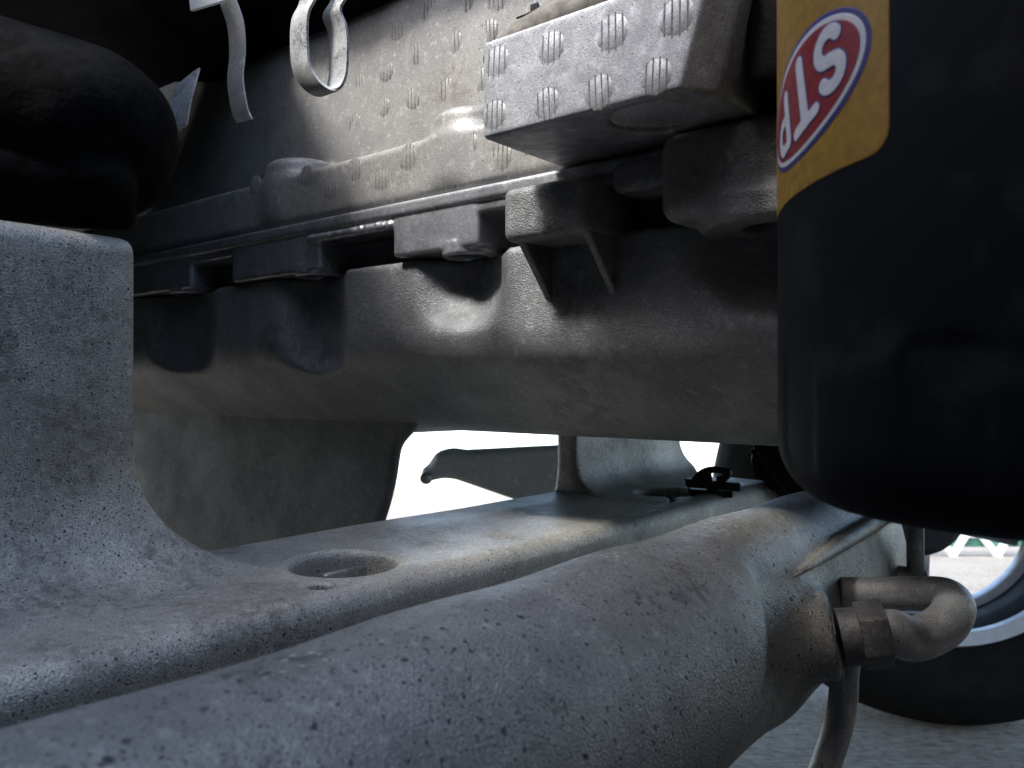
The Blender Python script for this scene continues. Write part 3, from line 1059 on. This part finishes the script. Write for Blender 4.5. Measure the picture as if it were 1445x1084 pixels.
WC = np.array([0.553, 1.10, 0.2745]); WAX = (0.24, 1.0, 0.0); WS = 0.9
ty = [(0.191, -0.098), (0.200, -0.108), (0.238, -0.113), (0.252, -0.118), (0.262, -0.114), (0.285, -0.106), (0.298, -0.090), (0.304, -0.06)]
ty = ty + [(r, -t) for r, t in ty[::-1]] + [(0.184, 0.085), (0.184, -0.085)]
wh = Thing('car_wheel', 'black car tyre on pale alloy rim, seen from the inside at lower right', 'wheel')
wh.add('tyre', lathe(ty, WC, WAX, 128), M['tyre'], worldW, sharp=60)
rim = wh.add('rim_barrel', lathe([(r * 0.89, t) for r, t in ((0.205, -0.088), (0.192, -0.06), (0.192, 0.06), (0.205, 0.088), (0.200, 0.088), (0.187, 0.062), (0.187, -0.062), (0.198, -0.088))], WC, WAX, 128), M['barrel'], worldW, sharp=40)
wh.add('rim_lip', lathe([(r * 0.89, t) for r, t in ((0.197, -0.104), (0.216, -0.108), (0.219, -0.102), (0.200, -0.086), (0.196, -0.09))], WC, WAX, 128), M['alloy'], worldW, parent=rim, sharp=40)
wh.add('rim_lip', lathe([(r * 0.89, t) for r, t in ((0.190, 0.0), (0.176, 0.002), (0.174, 0.006), (0.174, 0.03), (0.190, 0.034))], WC, WAX, 128), M['alloy'], worldW, parent=rim, sharp=40)
ax_ = np.array(WAX) / np.linalg.norm(WAX)
e1 = np.cross(ax_, (0, 0, 1)); e2 = np.array([0, 0, 1.0])
for k in range(5):
    a = math.radians(36 + 72 * k + 18)
    d_ = math.cos(a) * e1 + math.sin(a) * e2; q_ = np.cross(ax_, d_)
    w0, w1 = 0.026, 0.018
    poly = [WC + ax_ * 0.06 + d_ * 0.045 + q_ * w0, WC + ax_ * 0.06 + d_ * 0.045 - q_ * w0, WC + ax_ * 0.07 + d_ * 0.15 - q_ * w1, WC + ax_ * 0.07 + d_ * 0.15 + q_ * w1]
    wh.add('spoke', bevelled(*prism(poly, ax_ * 0.02), 0.004), M['alloy'], worldW, sharp=30)
wh.add('hub', lathe([(0.001, 0.0), (0.055, 0.0), (0.06, 0.01), (0.06, 0.09), (0.05, 0.1), (0.001, 0.1)], WC, WAX, 48), M['barrel'], worldW, sharp=40)
wh.build()
bd = Thing('axle_joint', 'dark round axle joint edge beside the cast bracket post', 'axle joint')
bd.add('joint_cup', lathe([(0.001, -0.015), (0.050, -0.015), (0.056, -0.009), (0.056, 0.009), (0.050, 0.015), (0.001, 0.015)], camW(at(1288, 716, 86)), WAX, 64), M['barrel'], worldW, sharp=40)
bd.build()

# ------------------------------------------------------------------ fence far behind
fe = Thing('lattice_fence', 'green fence with white diagonal braces on the bright ground beyond the wheel', 'fence')
FY = 3.9
for z0, z1 in ((0.045, 0.085), (0.10, 0.135), (0.30, 0.34), (0.5, 0.54)):
    fe.add('rail', bx(1.80, 4.6, FY, FY + 0.03, z0, z1, 0.004), M['green'], worldW, smooth=False)
x = 1.86
for k in range(14):
    V, Fc = prism([(x, FY - 0.02, 0.0), (x + 0.035, FY - 0.02, 0.0), (x + 0.135, FY - 0.02, 0.14), (x + 0.10, FY - 0.02, 0.14)], (0, 0.018, 0))
    fe.add('brace', (V, Fc), M['white'], worldW, smooth=False)
    V, Fc = prism([(x + 0.205, FY - 0.045, 0.0), (x + 0.24, FY - 0.045, 0.0), (x + 0.135, FY - 0.045, 0.14), (x + 0.10, FY - 0.045, 0.14)], (0, 0.018, 0))
    fe.add('brace', (V, Fc), M['white'], worldW, smooth=False)
    x += 0.21
fe.build()

# ------------------------------------------------------------------ car floor over it all, with added unseen panels that shape the light
ub = Thing('car_underside', 'black underside of the car body, with unseen panels added to shape the light', 'car body')
ub.add('floor_pan', bx(-0.95, 0.95, 0.34, 1.55, 0.66, 0.80, 0.02), M['body'], worldW, smooth=False)
ub.add('front_blocker', bx(-0.95, 0.95, -0.26, -0.20, 0.10, 0.66, 0.02), M['body'], worldW, smooth=False)  # unseen, added behind the lens to block low sky light
ub.add('slot_blocker', bx(0.20, 0.95, -0.199, 0.02, 0.64, 0.67, 0.006), M['body'], worldW, smooth=False)  # unseen, added to narrow the opening above
ub.add('slot_blocker', bx(-0.95, -0.09, -0.199, 0.065, 0.64, 0.67, 0.006), M['body'], worldW, smooth=False)  # unseen, added to keep the sun off the rack and crossmember
ub.add('bounce_tray', bx(-0.88, 0.88, -0.198, 0.40, 0.10, 0.112, 0.004), M['tray'], worldW, smooth=False)  # unseen tray added to replace ground bounce with a weaker one
for x0, y1 in ((-0.50, 0.66), (0.45, 0.44)):
    ub.add('side_blocker', bx(x0, x0 + 0.05, -0.199, y1, 0.115, 0.638, 0.02), M['body'], worldW, smooth=False)  # unseen side walls added to cut light from left and right
ub.build()
